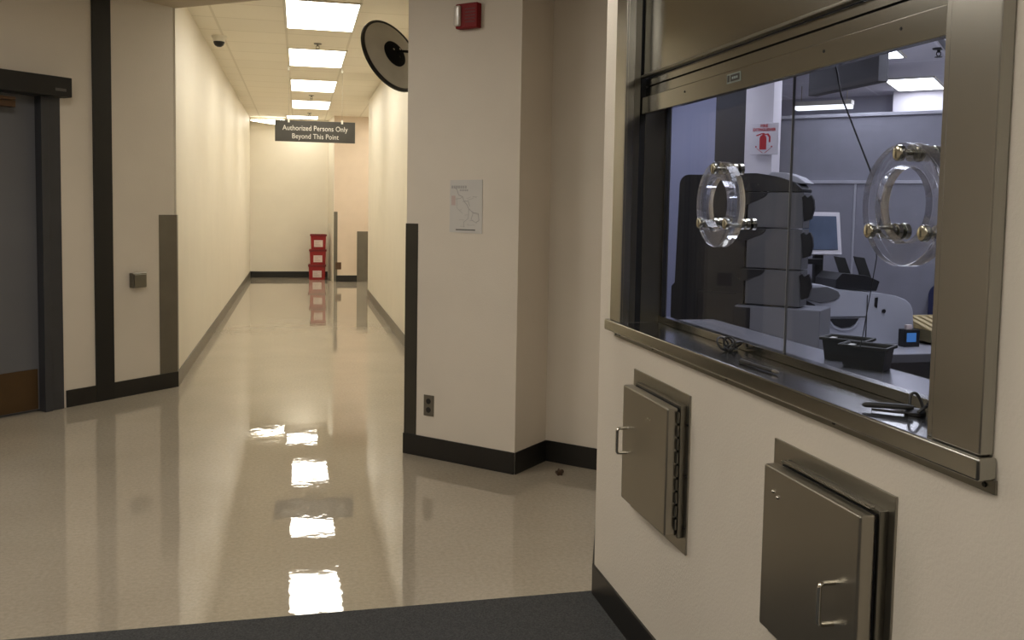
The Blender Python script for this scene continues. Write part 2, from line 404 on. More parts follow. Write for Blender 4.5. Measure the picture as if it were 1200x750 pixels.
# wall plates
def wall_frame_pillar(s, z): return ((.627+s*S2, 5.433-s*S2, z))
t = thing('power_outlet', 'dark brown duplex power outlet low on the foreground pillar', 'power outlet', wall_frame_pillar(.182, .315), R(-45))
bm = nb(); box(bm, -.037, .037, -.006, 0, -.063, .063, .003); obj('cover_plate', bm, GUARD, t)
for zz in (-.026, .026):
    bm = nb(); lathe(bm, [(0, .0), (.017, .0), (.017, .002), (0, .002)], 16, Matrix.Translation((0, -.006, zz)) @ Matrix.Rotation(R(90), 4, 'X')); obj('socket', bm, BLACK, t)
t = thing('power_outlet', 'tiny brown power outlet low on the far stub wall', 'power outlet', (.745, 17.9, .31), 0)
bm = nb(); box(bm, -.055, .055, -.01, 0, -.07, .07, .004); obj('cover_plate', bm, BRONZE, t)
bm = nb(); box(bm, -.02, .02, -.014, -.01, -.045, .045, .002); obj('socket', bm, BRONZE, t)

t = thing('fire_alarm_strobe', 'red fire alarm strobe with clear lens high on the pillar', 'fire alarm', wall_frame_pillar(.37, 2.50), R(-45))
bm = nb(); box(bm, 0, .148, -.045, 0, 0, .138, .006); obj('housing', bm, REDA, t)
bm = nb(); box(bm, -.001, .040, -.064, -.04, .012, .126, .008); o = obj('strobe_lens', bm, LENS, t); o['label'] = 'clear white strobe lens'
bm = nb()
for k in range(5): box(bm, .065, .135, -.047, -.044, .03+k*.018, .036+k*.018)
obj('sounder_grille', bm, mat('dark_red_grille', (.12, .006, .006), .5), t)

# map sheet
t = thing('map_sheet', 'white paper sheet with a faint line map pinned to the pillar', 'paper sheet', wall_frame_pillar(.318, 1.352), R(-45))
bm = nb(); prof = [(0, 0), (.226, -.004), (.225, .302), (.001, .30)]
prof_y(bm, prof, -.004, -.001); obj('sheet', bm, PAPER, t)
bm = nb(); rd = random.Random(3)
def ln(bm, pts, w=.0016, y=-.0046):
    for (xa, za), (xb, zb) in zip(pts, pts[1:]):
        d = Vector((xb-xa, zb-za)); L_ = d.length
        if L_ < 1e-5: continue
        n = Vector((-d.y, d.x))/L_*w/2
        prof_y(bm, [(xa+n.x, za+n.y), (xa-n.x, za-n.y), (xb-n.x, zb-n.y), (xb+n.x, zb+n.y)], y, y+.0004)
path = [(.03, .262), (.05, .245), (.062, .215), (.09, .205), (.10, .178), (.12, .16), (.135, .135), (.165, .115), (.20, .11), (.205, .07), (.185, .06)]
ln(bm, path, .0045)
ln(bm, [(.03, .19), (.075, .195), (.09, .205)], .003); ln(bm, [(.10, .178), (.13, .18), (.14, .15)], .004); ln(bm, [(.135, .135), (.13, .08), (.10, .06), (.10, .03)], .0028)
ln(bm, [(.165, .115), (.15, .075), (.19, .055)], .003); ln(bm, [(.05, .20), (.05, .14), (.09, .11)], .002)
for k in range(16):
    x0 = rd.uniform(.03, .18); z0 = rd.uniform(.03, .21); ln(bm, [(x0, z0), (x0+rd.uniform(.01, .035), z0+rd.uniform(-.012, .012))], .0018)
obj('map_lines', bm, INK, t)
bm = nb()
for k in range(7): box(bm, .012+k*.0155, .024+k*.0155, -.0048, -.0042, .252, .268)
for k in range(5): box(bm, .07+k*.012, .079+k*.012, -.0048, -.0042, .237, .247)
obj('heading_marks', bm, INK, t)
bm = nb(); box(bm, .045, .18, -.0048, -.0042, .012, .019); obj('caption_line', bm, INKD, t)
bm = nb(); box(bm, .012, .04, -.0047, -.0042, .155, .21); obj('legend_patch', bm, PINKINK, t)

# small scrap on the floor
bm = nb()
sp = bmesh.new(); bmesh.ops.create_icosphere(sp, subdivisions=3, radius=.021)
rd = random.Random(5)
for v in sp.verts:
    n = v.co.normalized(); k = 1+.28*math.sin(7*n.x+3*n.z)+.2*math.sin(9*n.y+2)
    v.co = Vector((n.x*.019*k, n.y*.017*k, max(-.012, n.z*.019*k)))
merge(bm, sp); tag(obj('floor_scrap', bm, RESIDUE, loc=(1.432, 4.83, .012)), 'small dark brown crumpled scrap on the floor by the recess', 'scrap')

# ------------------------------------------------------------------ corridor ceiling fittings
def panel_light(loc, w, l, m_, label, rotz=0, group=None, name='ceiling_light'):
    t = thing(name, label, 'ceiling light', loc, rotz, group)
    bm = nb()
    for a in ((-w/2, w/2, -l/2, -l/2+.02), (-w/2, w/2, l/2-.02, l/2), (-w/2, -w/2+.02, -l/2+.02, l/2-.02), (w/2-.02, w/2, -l/2+.02, l/2-.02)): box(bm, a[0], a[1], a[2], a[3], -.012, 0)
    obj('frame', bm, FRAMEL, t)
    bm = nb(); box(bm, -w/2+.02, w/2-.02, -l/2+.02, l/2-.02, -.009, -.002); obj('diffuser', bm, m_, t)
    return t
lx = .195
labs = ['nearest corridor ceiling light panel, cut by the top of the photo', 'second corridor ceiling light panel from the lobby', 'third corridor ceiling light panel from the lobby', 'farthest square corridor ceiling light panel, just above the hanging sign']
for (yc, l), lb in zip([(8.52, 1.28), (10.95, 1.28), (13.5, 1.28), (16.05, 1.28)], labs): panel_light((lx, yc, CZ), .65, l, LIGHTC, lb, group='corridor ceiling light panels')
t = thing('ceiling_light', 'wedge-shaped lit fixture at far left end of the corridor ceiling', 'ceiling light', (-.58, 18.86, CZ), 0)
bm = nb(); prof_y(bm, [(-.36, 0), (-.36, -.085), (.30, -.16), (.30, 0)], -.06, .085, .003); obj('housing', bm, FRAMEL, t)
bm = nb(); prof_y(bm, [(-.35, -.075), (.29, -.148), (.29, -.035), (-.35, -.06)], -.066, -.058); o = obj('diffuser', bm, LIGHTE, t)

panel_light((.06, 18.40, CZ), .62, .62, LIGHTC, 'added small ceiling light panel brightening the end wall, hidden behind the sign')  # unseen panel, added to brighten the end wall
panel_light((1.62, 16.6, CZ), .65, 1.28, LIGHTC, 'ceiling light panel in the side passage at the corridor end')
def sprinkler(x, y, z, label, m_=STEELD, group='corridor sprinkler heads'):
    t = thing('sprinkler_head', label, 'sprinkler', (x, y, z), 0, group)
    bm = nb(); lathe(bm, [(0, 0), (.042, 0), (.040, -.008), (.018, -.012), (0, -.012)], 20); obj('escutcheon', bm, m_, t)
    bm = nb(); tube(bm, [(0, 0, -.01), (0, 0, -.03)], .011, 10); tube(bm, [(-.014, 0, -.025), (-.017, 0, -.045), (0, 0, -.058)], .004, 6); tube(bm, [(.014, 0, -.025), (.017, 0, -.045), (0, 0, -.058)], .004, 6); obj('frame', bm, m_, t)
    bm = nb(); lathe(bm, [(0, -.058), (.024, -.058), (.026, -.062), (0, -.062)], 16); obj('deflector', bm, m_, t)
sprinkler(.19, 9.98, CZ, 'sprinkler head between first and second corridor light panels')
sprinkler(.185, 14.7, CZ, 'sprinkler head between third and fourth corridor light panels')
sprinkler(.185, 17.55, CZ, 'tiny sprinkler head on ceiling just above the hanging sign')

t = thing('dome_camera', 'small ceiling dome security camera with dark bubble near left corridor wall', 'security camera', (-.80, 9.85, CZ))
bm = nb(); lathe(bm, [(0, 0), (.075, 0), (.075, -.018), (.062, -.035), (.058, -.06), (0, -.06)], 28); obj('mount', bm, FRAMEL, t)
bm = nb(); lathe(bm, [(.056, -.055), (.054, -.075), (.042, -.097), (.022, -.110), (0, -.113)], 28); obj('dome', bm, BLACK, t)

# hanging sign
t = thing('hanging_sign', 'dark grey hanging sign reading Authorized Persons Only Beyond This Point', 'sign', (.197, 11.7, 2.272))
bm = nb(); box(bm, -.49, .49, -.008, .008, 0, .262, .002); obj('panel', bm, SIGN, t)
bm = nb(); text_on(bm, 'Authorized Persons Only', .09, 0.0, -.0085, .168, xscale=.86, bold=.0); obj('lettering', bm, LETTER, t)
bm = nb(); text_on(bm, 'Beyond This Point', .09, .0, -.0085, .068, xscale=.86, bold=.0); obj('lettering', bm, LETTER, t)
for xx in (-.325, .328):
    bm = nb(); box(bm, xx-.012, xx+.012, -.014, .014, .235, .285, .004); obj('clip', bm, CLIP, t)
    bm = nb(); tube(bm, [(xx, 0, .28), (xx, 0, CZ-2.272-.04)], .0014, 6); obj('wire', bm, WIRE, t)
    bm = nb(); box(bm, xx-.012, xx+.012, -.014, .014, CZ-2.272-.055, CZ-2.272-.001, .004); obj('ceiling_hook', bm, CLIP, t)

# convex mirror seen from the back
mc = Vector((.714, 7.0, 2.655))
v = (Vector((0, 0, 1.5))-mc).normalized()
up0 = Vector((0, 0, 1)); right = up0.cross(v).normalized()*1.0
upv = v.cross(right).normalized()
wv = (right*.81+upv*.59).normalized()
nrm = (v*.56+wv*.83).normalized()
Q = nrm.to_track_quat('Z', 'Y').to_matrix().to_4x4()
t = thing('convex_mirror', 'round grey convex mirror with black rim seen from behind, high by the pillar', 'mirror', mc)
def rot(bm): bmesh.ops.transform(bm, matrix=Q, verts=bm.verts); return bm
RM = .292
obj('back_shell', rot(lathe(nb(), [(0, -.012), (.12, -.016), (.22, -.026), (RM-.012, -.040), (RM-.012, -.046), (.2, -.034), (0, -.02)], 64)), MIRRORB, t)
obj('rim', rot(lathe(nb(), [(RM-.016, -.036), (RM-.004, -.032), (RM+.006, -.040), (RM+.006, -.058), (RM-.006, -.064), (RM-.016, -.056)], 64, closed=True)), BLACK, t)
obj('mirror_face', rot(lathe(nb(), [(RM-.012, -.060), (.22, -.095), (.12, -.115), (0, -.122)], 64)), CHROME, t)
hub = obj('mount_hub', rot(lathe(nb(), [(0, .02), (.05, .02), (.085, .006), (.105, -.008), (.105, -.018), (0, -.018)], 40)), MATTE, t)
for a in (40, 160, 280):
    bm = nb(); lathe(bm, [(0, .0245), (.008, .0245), (.008, .012), (0, .012)], 10, Matrix.Translation((.042*math.cos(R(a)), .042*math.sin(R(a)), 0)))
    obj('bolt', rot(bm), CHROME, hub)
arm_end = Vector((XR-.005, 7.18, 2.74))-mc
hubtop = nrm*.02
bm = nb(); tube(bm, [hubtop*.3, hubtop+nrm*.012, hubtop+nrm*.02+Vector((.09, .03, .0)), arm_end], .010, 10); lathe(bm, [(0, 0), (.05, 0), (.05, .01), (0, .01)], 20, Matrix.Translation(arm_end) @ Matrix.Rotation(R(-90), 4, 'Y'))
obj('wall_arm', bm, MATTE, t)

# red totes stacked at the end
def tote(loc, w, label, first=None):
    t = thing('storage_tote', label, 'tote', loc, 0, 'red totes stacked at the corridor end')
    h = .295; d = .30
    bm = nb()
    # open-top tapered tub made of four walls and a floor
    k = .012; tw = .006
    def ring(x, y, z): return [(-x, -y, z), (x, -y, z), (x, y, z), (-x, y, z)]
    T = bmesh.new(); O1 = ring(w/2-k, d/2-k, 0); O2 = ring(w/2, d/2, h); I2 = ring(w/2-tw, d/2-tw, h); I1 = ring(w/2-k-tw, d/2-k-tw, tw)
    V = [[T.verts.new(p) for p in L_] for L_ in (O1, O2, I2, I1)]
    for A, B in zip(V, V[1:]):
        for i in range(4): T.faces.new((A[i], A[(i+1)%4], B[(i+1)%4], B[i]))
    T.faces.new(V[0][::-1]); T.faces.new(V[3]); merge(bm, T)
    obj('tub', bm, RED, t)
    bm = nb(); r = .012
    box(bm, -w/2-r, w/2+r, -d/2-r, -d/2, h-.03, h+.004, .003); box(bm, -w/2-r, w/2+r, d/2, d/2+r, h-.03, h+.004, .003)
    box(bm, -w/2-r, -w/2, -d/2, d/2, h-.03, h+.004, .003); box(bm, w/2, w/2+r, -d/2, d/2, h-.03, h+.004, .003)
    obj('rim', bm, mat('dark_red_rim', (.16, .006, .008), .4) if 'dark_red_rim' not in MATS else MATS['dark_red_rim'], t)
    bm = nb(); prof_x(bm, [(-d/2+.0055, .05), (-d/2+.0085, .05), (-d/2+.0025, .185), (-d/2-.0005, .185)], -.085, .085)
    lab = obj('label', bm, LABELW, t)
    bm = nb()
    for q in range(4): box(bm, -.065, .05-.02*q % .06, -d/2-.0025, -d/2+.004, .075+q*.025, .083+q*.025)
    obj('print', bm, mat('faint_label_print', (.55, .40, .38), .7) if 'faint_label_print' not in MATS else MATS['faint_label_print'], lab)
    return t
tx = .362
tote((tx-.012, 18.48, 0), .325, 'red storage tote with white label, bottom of the far stack')
tote((tx+.002, 18.49, .302), .315, 'red storage tote with white label, middle of the far stack')
tote((tx+.012, 18.50, .604), .30, 'red storage tote with white label, topmost of the far stack')

# ------------------------------------------------------------------ service window
# local frame: x = -Y (to the right in view), y = into the wall (+X), z up; origin on the wall face at Y=0
WR = R(-90)
def win_root(name): 
    o = bpy.data.objects.new(name, None); COL.objects.link(o); o.location = (XW, 0, 0); o.rotation_euler = (0, 0, WR); return o
wr = win_root('window_1'); wr['kind'] = 'structure'; wr['label'] = 'stainless steel service window with two glass panes'
FZ0, FZ1 = 1.104, 2.55
yF = 1.09-XW      # front of the jambs
bm = nb(); box(bm, -3.081, -2.977, yF, 0, FZ0, FZ1, .003); box(bm, -2.99, -2.975, -.020, .005, FZ0, FZ1, .001)
obj('left_jamb', bm, STEEL, wr)
bm = nb(); box(bm, -2.996, -2.984, .006, .030, FZ0, FZ1, .001); o = obj('left_shutter_guide', bm, STEELD, wr)
bm = nb(); box(bm, -3.0, -2.988, .030, .052, FZ0, FZ1); box(bm, -3.0, -2.992, .0035, .0065, FZ0, FZ1); obj('guide_slot', bm, GAP, wr)
bm = nb(); box(bm, -3.0, -2.986, .052, .150, FZ0, FZ1, .001); obj('left_reveal', bm, STEELD, wr)
bm = nb(); box(bm, -2.990, -2.974, .126, .140, FZ0, FZ1, .001); obj('glazing_gasket', bm, BLACK, wr)
bm = nb(); box(bm, -1.372, -1.252, yF, 0, FZ0, FZ1, .004); box(bm, -1.395, -1.36, -.018, .15, FZ0, FZ1, .002)
obj('right_jamb', bm, STEEL, wr)
bm = nb(); box(bm, -2.99, -1.39, .118, .146, FZ0, 1.1275, .001); obj('sill_channel', bm, STEELH, wr)
bm = nb(); box(bm, -2.99, -1.39, .115, .147, 1.86, 1.90, .001); box(bm, -2.99, -1.39, .06, .15, 2.30, 2.5, .001); obj('head_channel', bm, STEELD, wr)
bm = nb(); box(bm, -2.975, -2.1515, .129, .136, 1.122, 1.88); o = obj('glass_pane', bm, GLASS, wr); o['label'] = 'left glass pane'
bm = nb(); box(bm, -2.1485, -1.39, .129, .136, 1.122, 1.88); o = obj('glass_pane', bm, GLASS, wr); o['label'] = 'right glass pane'
bm = nb(); box(bm, -2.1512, -2.1488, .1290, .1360, 1.125, 1.88); o = obj('pane_joint', bm, mat('grey_sealant', (.20, .20, .21), .3), wr)

# counter ledge
t = thing('counter_ledge', 'long stainless steel counter ledge under the service window', 'counter', (XW, 0, 1.03), WR)
bm = nb(); z = 1.03
box(bm, -3.112, -1.242, 1.08-XW, .0, 1.064-z, 1.104-z, .006, 3); box(bm, -2.99, -1.395, -.004, .13, 1.068-z, 1.1035-z)
obj('slab', bm, STEELH, t)
bm = nb(); box(bm, -3.09, -1.24, -.006, 0, .012, .036, .001); obj('back_flange', bm, STEELD, t)
for yy in (-3.07, -3.03, -2.72, -2.2, -1.7, -1.262):
    bm = nb(); lathe(bm, [(0, 0), (.005, 0), (.004, .003), (0, .003)], 10, Matrix.Translation((yy, -.006, .024)) @ Matrix.Rotation(R(90), 4, 'X')); obj('screw', bm, BLACKM, t)

# shutter
t = thing('rolling_shutter', 'stainless steel shutter partly lowered across top of the service window', 'shutter', (XW, 0, 1.828), WR)
z = 1.828
bm = nb(); box(bm, -2.984, -1.39, .036, .046, 1.958-z, 2.495-z, .0015); obj('upper_panel', bm, STEELH, t)
bm = nb(); box(bm, -2.984, -1.39, .030, .05, 1.952-z, 1.962-z, .002); obj('panel_lip', bm, STEELD, t)
bm = nb(); box(bm, -2.984, -1.39, .050, .060, 1.925-z, 1.95-z, .001); box(bm, -2.984, -1.39, .050, .060, 1.875-z, 1.920-z, .001); obj('lower_slat', bm, STEELH, t)
bm = nb(); box(bm, -2.984, -1.39, .058, .062, 1.87-z, 1.96-z); obj('slat_groove', bm, GAP, t)
bm = nb(); box(bm, -2.990, -1.39, .034, .058, 0, 1.886-z, .003); obj('bottom_bar', bm, STEELH, t)
for yy in (-2.62, -2.28, -1.86, -1.59):
    bm = nb(); lathe(bm, [(0, 0), (.004, 0), (.003, .0015), (0, .0015)], 10, Matrix.Translation((yy, .034, .036)) @ Matrix.Rotation(R(90), 4, 'X')); obj('rivet', bm, BLACKM, t)
st = nb(); box(st, -2.335, -2.255, .0325, .0340, .022, .048); o = obj('sticker', st, mat('pale_sticker', (.22, .26, .24), .5), t); o['label'] = 'small dark sticker with pale border'
bm = nb(); box(bm, -2.330, -2.318, .0318, .0326, .026, .044); box(bm, -2.312, -2.260, .0318, .0326, .026, .044); s2 = obj('sticker_field', bm, BLACK, o)
bm = nb()
for k in range(3): box(bm, -2.302+k*.012, -2.294+k*.012, .0312, .0319, .032, .038)
obj('sticker_print', bm, mat('sticker_print', (.30, .38, .40), .5), o)

# speaking rings
def ring(yc, label):
    t = thing('speaking_ring', label, 'speak-through ring', (0, yc, 1.519), 0, 'acrylic speaking rings on the glass')
    RX = Matrix.Rotation(R(90), 4, 'Y')
    ro, ri, th = .125, .078, .034
    p = [(ri+.002, 0), (ro-.002, 0), (ro, .002), (ro, th-.002), (ro-.002, th), (ri+.002, th), (ri, th-.002), (ri, .002)]
    obj('ring', lathe(nb(), p, 72, Matrix.Translation((1.182, 0, 0)) @ RX, closed=True), ACRYL, t)
    for a in (90, 212, 328):
        yy, zz = .1015*math.cos(R(a)), .104*math.sin(R(a))
        pr = [(0, 0), (.013, 0), (.0165, .003), (.0165, .012), (.011, .0125), (.011, .016)]
        bm = lathe(nb(), [(0, 1.170), (.013, 1.170), (.0165, 1.173), (.0165, 1.1815), (.005, 1.1815), (.005, 1.2185), (.015, 1.2185), (.0165, 1.220), (.0165, 1.229), (.0125, 1.231), (.0125, 1.235), (.0165, 1.237), (.0165, 1.2465), (0, 1.2465)], 24, Matrix.Translation((0, yy, zz)) @ RX)
        o = obj('standoff', bm, NICKEL, t)
        bm = lathe(nb(), [(0, 1.2545), (.016, 1.2545), (.0175, 1.256), (.0175, 1.266), (.015, 1.268), (0, 1.268)], 24, Matrix.Translation((0, yy, zz)) @ RX)
        obj('back_cap', bm, NICKEL, o)
    return t
ring(2.452, 'left clear acrylic speaking ring with chrome standoffs on the glass')
ring(1.612, 'right clear acrylic speaking ring with chrome standoffs on the glass')

# things lying on the ledge
t = thing('pen_coil', 'tangle of black pen cord on the left of the counter ledge', 'cord', (1.19, 2.35, 1.1045))
loops = []
for k, (ox, oy, rr, tilt, hd) in enumerate([(-.018, .0, .020, 55, 20), (.004, .010, .017, 70, 110), (.016, -.008, .021, 35, 200), (-.004, -.012, .018, 80, 300), (.022, .006, .014, 60, 60)]):
    Mx = Matrix.Translation((ox, oy, rr*math.sin(R(tilt))+.004)) @ Matrix.Rotation(R(hd), 4, 'Z') @ Matrix.Rotation(R(tilt), 4, 'X')
    loops += [Mx @ Vector((rr*math.cos(R(a)), rr*math.sin(R(a)), 0)) for a in range(-80, 250, 36)]
obj('cord', tube(nb(), smooth_path(loops, 4), .0030, 7), BLACK, t)
bm = nb(); lathe(bm, [(0, 0), (.014, 0), (.014, .005), (.009, .009), (0, .009)], 20); obj('base', bm, BLACK, t)
# loose pen
p0, p1 = Vector((1.122, 2.15, 0)), Vector((1.136, 1.975, 0)); d = (p1-p0).normalized()
t = thing('ballpoint_pen', 'loose black pen with silver tip lying mid ledge', 'pen', (*p0.xy, 1.1105), math.atan2(d.y, d.x))
L_ = (p1-p0).length
obj('barrel', tube(nb(), [(.05, 0, .0), (L_-.024, 0, 0)], .0048, 12), BLACK, t)
obj('cap', tube(nb(), [(0, 0, 0), (.004, 0, 0), (.052, 0, 0), (.056, 0, 0)], [.0035, .0062, .0062, .0052], 12), BLACK, t)
obj('pen_tip', tube(nb(), [(L_-.024, 0, 0), (L_-.02, 0, 0), (L_-.006, 0, 0), (L_, 0, 0)], [.0050, .0056, .003, .001], 12), STEELD, t)
# chained pen in a holder at the right end
t = thing('counter_pen', 'black pen lying in its corded holder at right end of ledge', 'pen', (1.19, 1.545, 1.1045))
def rel(x, y, z): return (x-1.19, y-1.545, z)
obj('barrel', tube(nb(), [rel(1.108, 1.600, .010), rel(1.112, 1.596, .011), rel(1.126, 1.586, .012), rel(1.175, 1.55, .014), rel(1.185, 1.543, .014)], [.002, .0055, .0065, .0055, .004], 12), BLACK, t)
obj('cap_clip', tube(nb(), [rel(1.118, 1.583, .004), rel(1.15, 1.556, .004), rel(1.18, 1.535, .004)], .0028, 8), BLACK, t)
bm = nb(); lathe(bm, [(0, 0), (.020, 0), (.020, .006), (.012, .011), (0, .011)], 20); obj('base', bm, BLACK, t)
obj('cord', tube(nb(), smooth_path([rel(1.18, 1.55, .008), rel(1.19, 1.56, .034), rel(1.20, 1.555, .038), rel(1.205, 1.54, .010), rel(1.185, 1.53, .007), rel(1.20, 1.525, .02), rel(1.212, 1.545, .012), rel(1.218, 1.535, .03), rel(1.230, 1.53, .058), rel(1.222, 1.522, .05), rel(1.212, 1.525, .016), rel(1.20, 1.51, .005), rel(1.21, 1.46, .004)], 7), .0032, 7), BLACK, t)

# ---- two pass-through cabinets under the window
def cabinet(Yc, handle_side, label, vents):
    # origin at bottom centre of plate on the wall, x right in view (-Y)
    t = thing('transfer_cabinet', label, 'wall cabinet', (XW, Yc, .482), WR, 'steel transfer cabinets under the window')
    w = .228; H = .478
    bm = nb(); box(bm, -w, w, -.006, 0, 0, H, .0015); obj('back_plate', bm, DOORST, t)
    x0, x1, z0, z1 = -.166, .206, .055, .437
    bm = nb(); box(bm, x0+.012, x1+.004, -.026, -.005, z0-.008, z1+.008, .002); fr = obj('cabinet_frame', bm, STEELD, t)
    bm = nb(); box(bm, x0+.022, x1-.004, -.031, -.025, z0, z1); obj('door_seal', bm, GAP, t)
    bm = nb(); box(bm, x0, x1, -.066, -.030, z0, z1, .006, 3); dr = obj('door', bm, DOORST, t)
    hx = -.118 if handle_side < 0 else .118
    hx = x0+.045 if handle_side < 0 else x1-.075
    hz_ = (.19, .275) if handle_side > 0 else (.218, .300)
    pts = fillet([(hx, -.064, hz_[0]), (hx, -.100, hz_[0]), (hx, -.100, hz_[1]), (hx, -.064, hz_[1])], .010)
    obj('handle', tube(nb(), pts, .0052, 14), CHROME, dr)
    if handle_side < 0:
        bm = nb()
        for k in range(9): tube(bm, [(x1+.006, -.034, z0+.02+k*.04), (x1+.006, -.034, z0+.052+k*.04)], .0052, 8)
        obj('hinge', bm, STEELD, dr)
        for k in range(3):
            bm = nb(); lathe(bm, [(0, 0), (.005, 0), (.004, .004), (0, .004)], 10, Matrix.Translation((w-.010, -.006, .08+k*.155)) @ Matrix.Rotation(R(90), 4, 'X')); obj('screw', bm, BLACKM, t)
        bm = nb(); box(bm, .055, .085, -.0668, -.066, .372, .376); o = obj('scuff_mark', bm, STEEL, dr)
    else:
        for (sx, sz) in ((x0+.050, z1-.052), (x0+.070, z1-.060)):
            bm = nb(); lathe(bm, [(0, 0), (.0055, 0), (.0045, .004), (.002, .006), (0, .006)], 12, Matrix.Translation((sx, -.066, sz)) @ Matrix.Rotation(R(90), 4, 'X')); obj('rivet', bm, CHROME, dr)
        bm = nb(); box(bm, x0+.03, x1-.01, -.040, -.0265, z1+.009, z1+.014, .001); obj('drip_strip', bm, STEEL, t)
    return t
cabinet(2.656, -1, 'left steel transfer cabinet with hinged door and handle on its left', True)
cabinet(1.715, 1, 'right steel transfer cabinet with handle on its right, cut by photo bottom', False)

# ------------------------------------------------------------------ office behind the glass
OZ = 2.65
def abpoly(pts): return [ab(*p) for p in pts]
bm = nb(); prism(bm, [(1.245, -3.2), (1.245, 3.27), (1.83, 4.92), ab(4.85, -2.15), ab(4.85, -2.95), ab(9.6, -2.95), ab(9.6, 1.7), ab(2.0, 4.0), (5.0, -3.2)], OZ, OZ+.1)
struct('ceiling_office', bm, OCEIL)
bm = nb(); prism(bm, abpoly([(4.70, -2.95), (4.82, -2.95), (4.82, -2.24), (4.74, -2.24)]), 0, OZ)
struct('wall_office_near', bm, OWALL)
bm = nb(); prism(bm, abpoly([(4.70, -2.96), (9.6, -2.96), (9.6, -3.06), (4.70, -3.06)]), 0, OZ); struct('wall_office_left', bm, OWALL)
bm = nb(); prism(bm, abpoly([(6.95, -2.96), (7.05, -2.96), (7.05, -2.36), (6.95, -2.36)]), 0, OZ); struct('wall_office_blue', bm, OWALLB)
bm = nb(); prism(bm, abpoly([(6.72, -2.36), (7.05, -2.36), (7.05, -2.06), (6.72, -2.06)]), 0, OZ); struct('wall_office_dark_jamb', bm, mat('charcoal_jamb', (.018, .018, .022), .6))
bm = nb(); prism(bm, abpoly([(6.40, -2.028), (6.60, -2.028), (6.60, -1.832), (6.40, -1.832)]), 0, OZ); struct('wall_office_column', bm, OWHITE)
bm = nb(); prism(bm, abpoly([(9.45, -2.96), (9.6, -2.96), (9.6, 1.8), (9.45, 1.8)]), 0, OZ); struct('wall_office_far', bm, OWALL)
bm = nb(); prism(bm, abpoly([(9.2, -1.51), (9.45, -1.51), (9.45, 1.8), (9.2, 1.8)]), 0, OZ); struct('wall_office_back', bm, OWHITE)  # whiter than the far wall: its brighter lighting put into the colour
bm = nb(); prism(bm, abpoly([(9.6, 1.7), (9.6, 1.82), (2.0, 4.12), (2.0, 4.0)]), 0, OZ); struct('wall_office_right', bm, OWALL)
struct('wall_office_front', box(nb(), 1.2, 5.2, -3.35, -3.2, 0, OZ), OWALL)
struct('wall_office_window_side', box(nb(), 5.0, 5.12, -3.2, -1.35, 0, OZ), OWALL)
# shallow wall panel on the bluish wall
fr = R(-45)
# office lights
def office_light(a, b, w, l, label): return panel_light((*ab(a, b), OZ), w, l, LIGHTO, label, fr, 'office ceiling light panels')
office_light(8.72, -1.255, .42, .82, 'farthest office ceiling light panel, seen through right pane')
office_light(6.86, -1.31, .42, .70, 'nearer office ceiling light panel half hidden by shutter bar')
office_light(5.3, -.2, .6, 1.2, 'office ceiling light panel out of view above the desk')
office_light(3.0, -.6, .6, 1.2, 'office ceiling light panel out of view beside the window')
office_light(6.0, -2.5, .4, .8, 'office ceiling light panel out of view before the bluish wall')
t = thing('linear_light', 'long narrow white light strip seen beyond the office partition', 'ceiling light', (*ab(8.5, -1.98), 2.445), fr)
bm = nb(); box(bm, -.25, .25, -.06, .06, .02, .06, .003); obj('housing', bm, FRAMEL, t)
bm = nb(); box(bm, -.245, .245, -.055, .055, -.012, .02, .003); obj('diffuser', bm, LIGHTP, t)
for q in (-.2, .2):
    bm = nb(); tube(bm, [(q, 0, .06), (q, 0, OZ-2.445)], .004, 6); obj('hanger', bm, WIRE, t)
for (pa, pb_) in ((6.0, -.15), (8.3, .1)):  # unseen uplights added to brighten the office ceiling
    t = thing('added_uplight', 'added unseen office uplight brightening the ceiling', 'ceiling light', (*ab(pa, pb_), 2.1), fr, 'added office uplights')
    bm = nb(); box(bm, -.10, .10, -.6, .6, 0, .05, .004); obj('housing', bm, FRAMEL, t)
    bm = nb(); box(bm, -.09, .09, -.59, .59, .05, .056); obj('diffuser', bm, LIGHTO, t)
    for q in (-.5, .5):
        bm = nb(); tube(bm, [(0, q, .05), (0, q, OZ-2.1)], .004, 6); obj('hanger', bm, WIRE, t)
sp_ = ab(6.95, -.86)
sprinkler(sp_[0], sp_[1], OZ, 'dark sprinkler head on office ceiling near the right jamb', BLACKM, None)
t = thing('ceiling_track', 'short black track strip on the office ceiling by right jamb', 'ceiling track', (*ab(6.75, -.80), OZ), fr)
bm = nb(); box(bm, -.02, .02, -.5, .5, -.018, 0, .002); obj('track', bm, BLACK, t)
bm = nb(); box(bm, -.035, -.02, -.5, .5, -.012, 0, .001); box(bm, .02, .035, -.5, .5, -.012, 0, .001); obj('edge_trim', bm, OWHITE, t)
# hanging dark panel
t = thing('hanging_board', 'dark grey rectangular panel hung below the office ceiling', 'panel', (2.9, 4.50, 2.18), WR)
bm = nb(); box(bm, -.33, .33, 0, .06, 0, .36, .004); obj('screen', bm, mat('dim_grey_panel', (.075, .075, .085), .6), t)
for q in (-.2, .2):
    bm = nb(); tube(bm, [(q, .03, .36), (q, .03, OZ-2.18)], .008, 8); obj('hanger', bm, BLACKM, t)

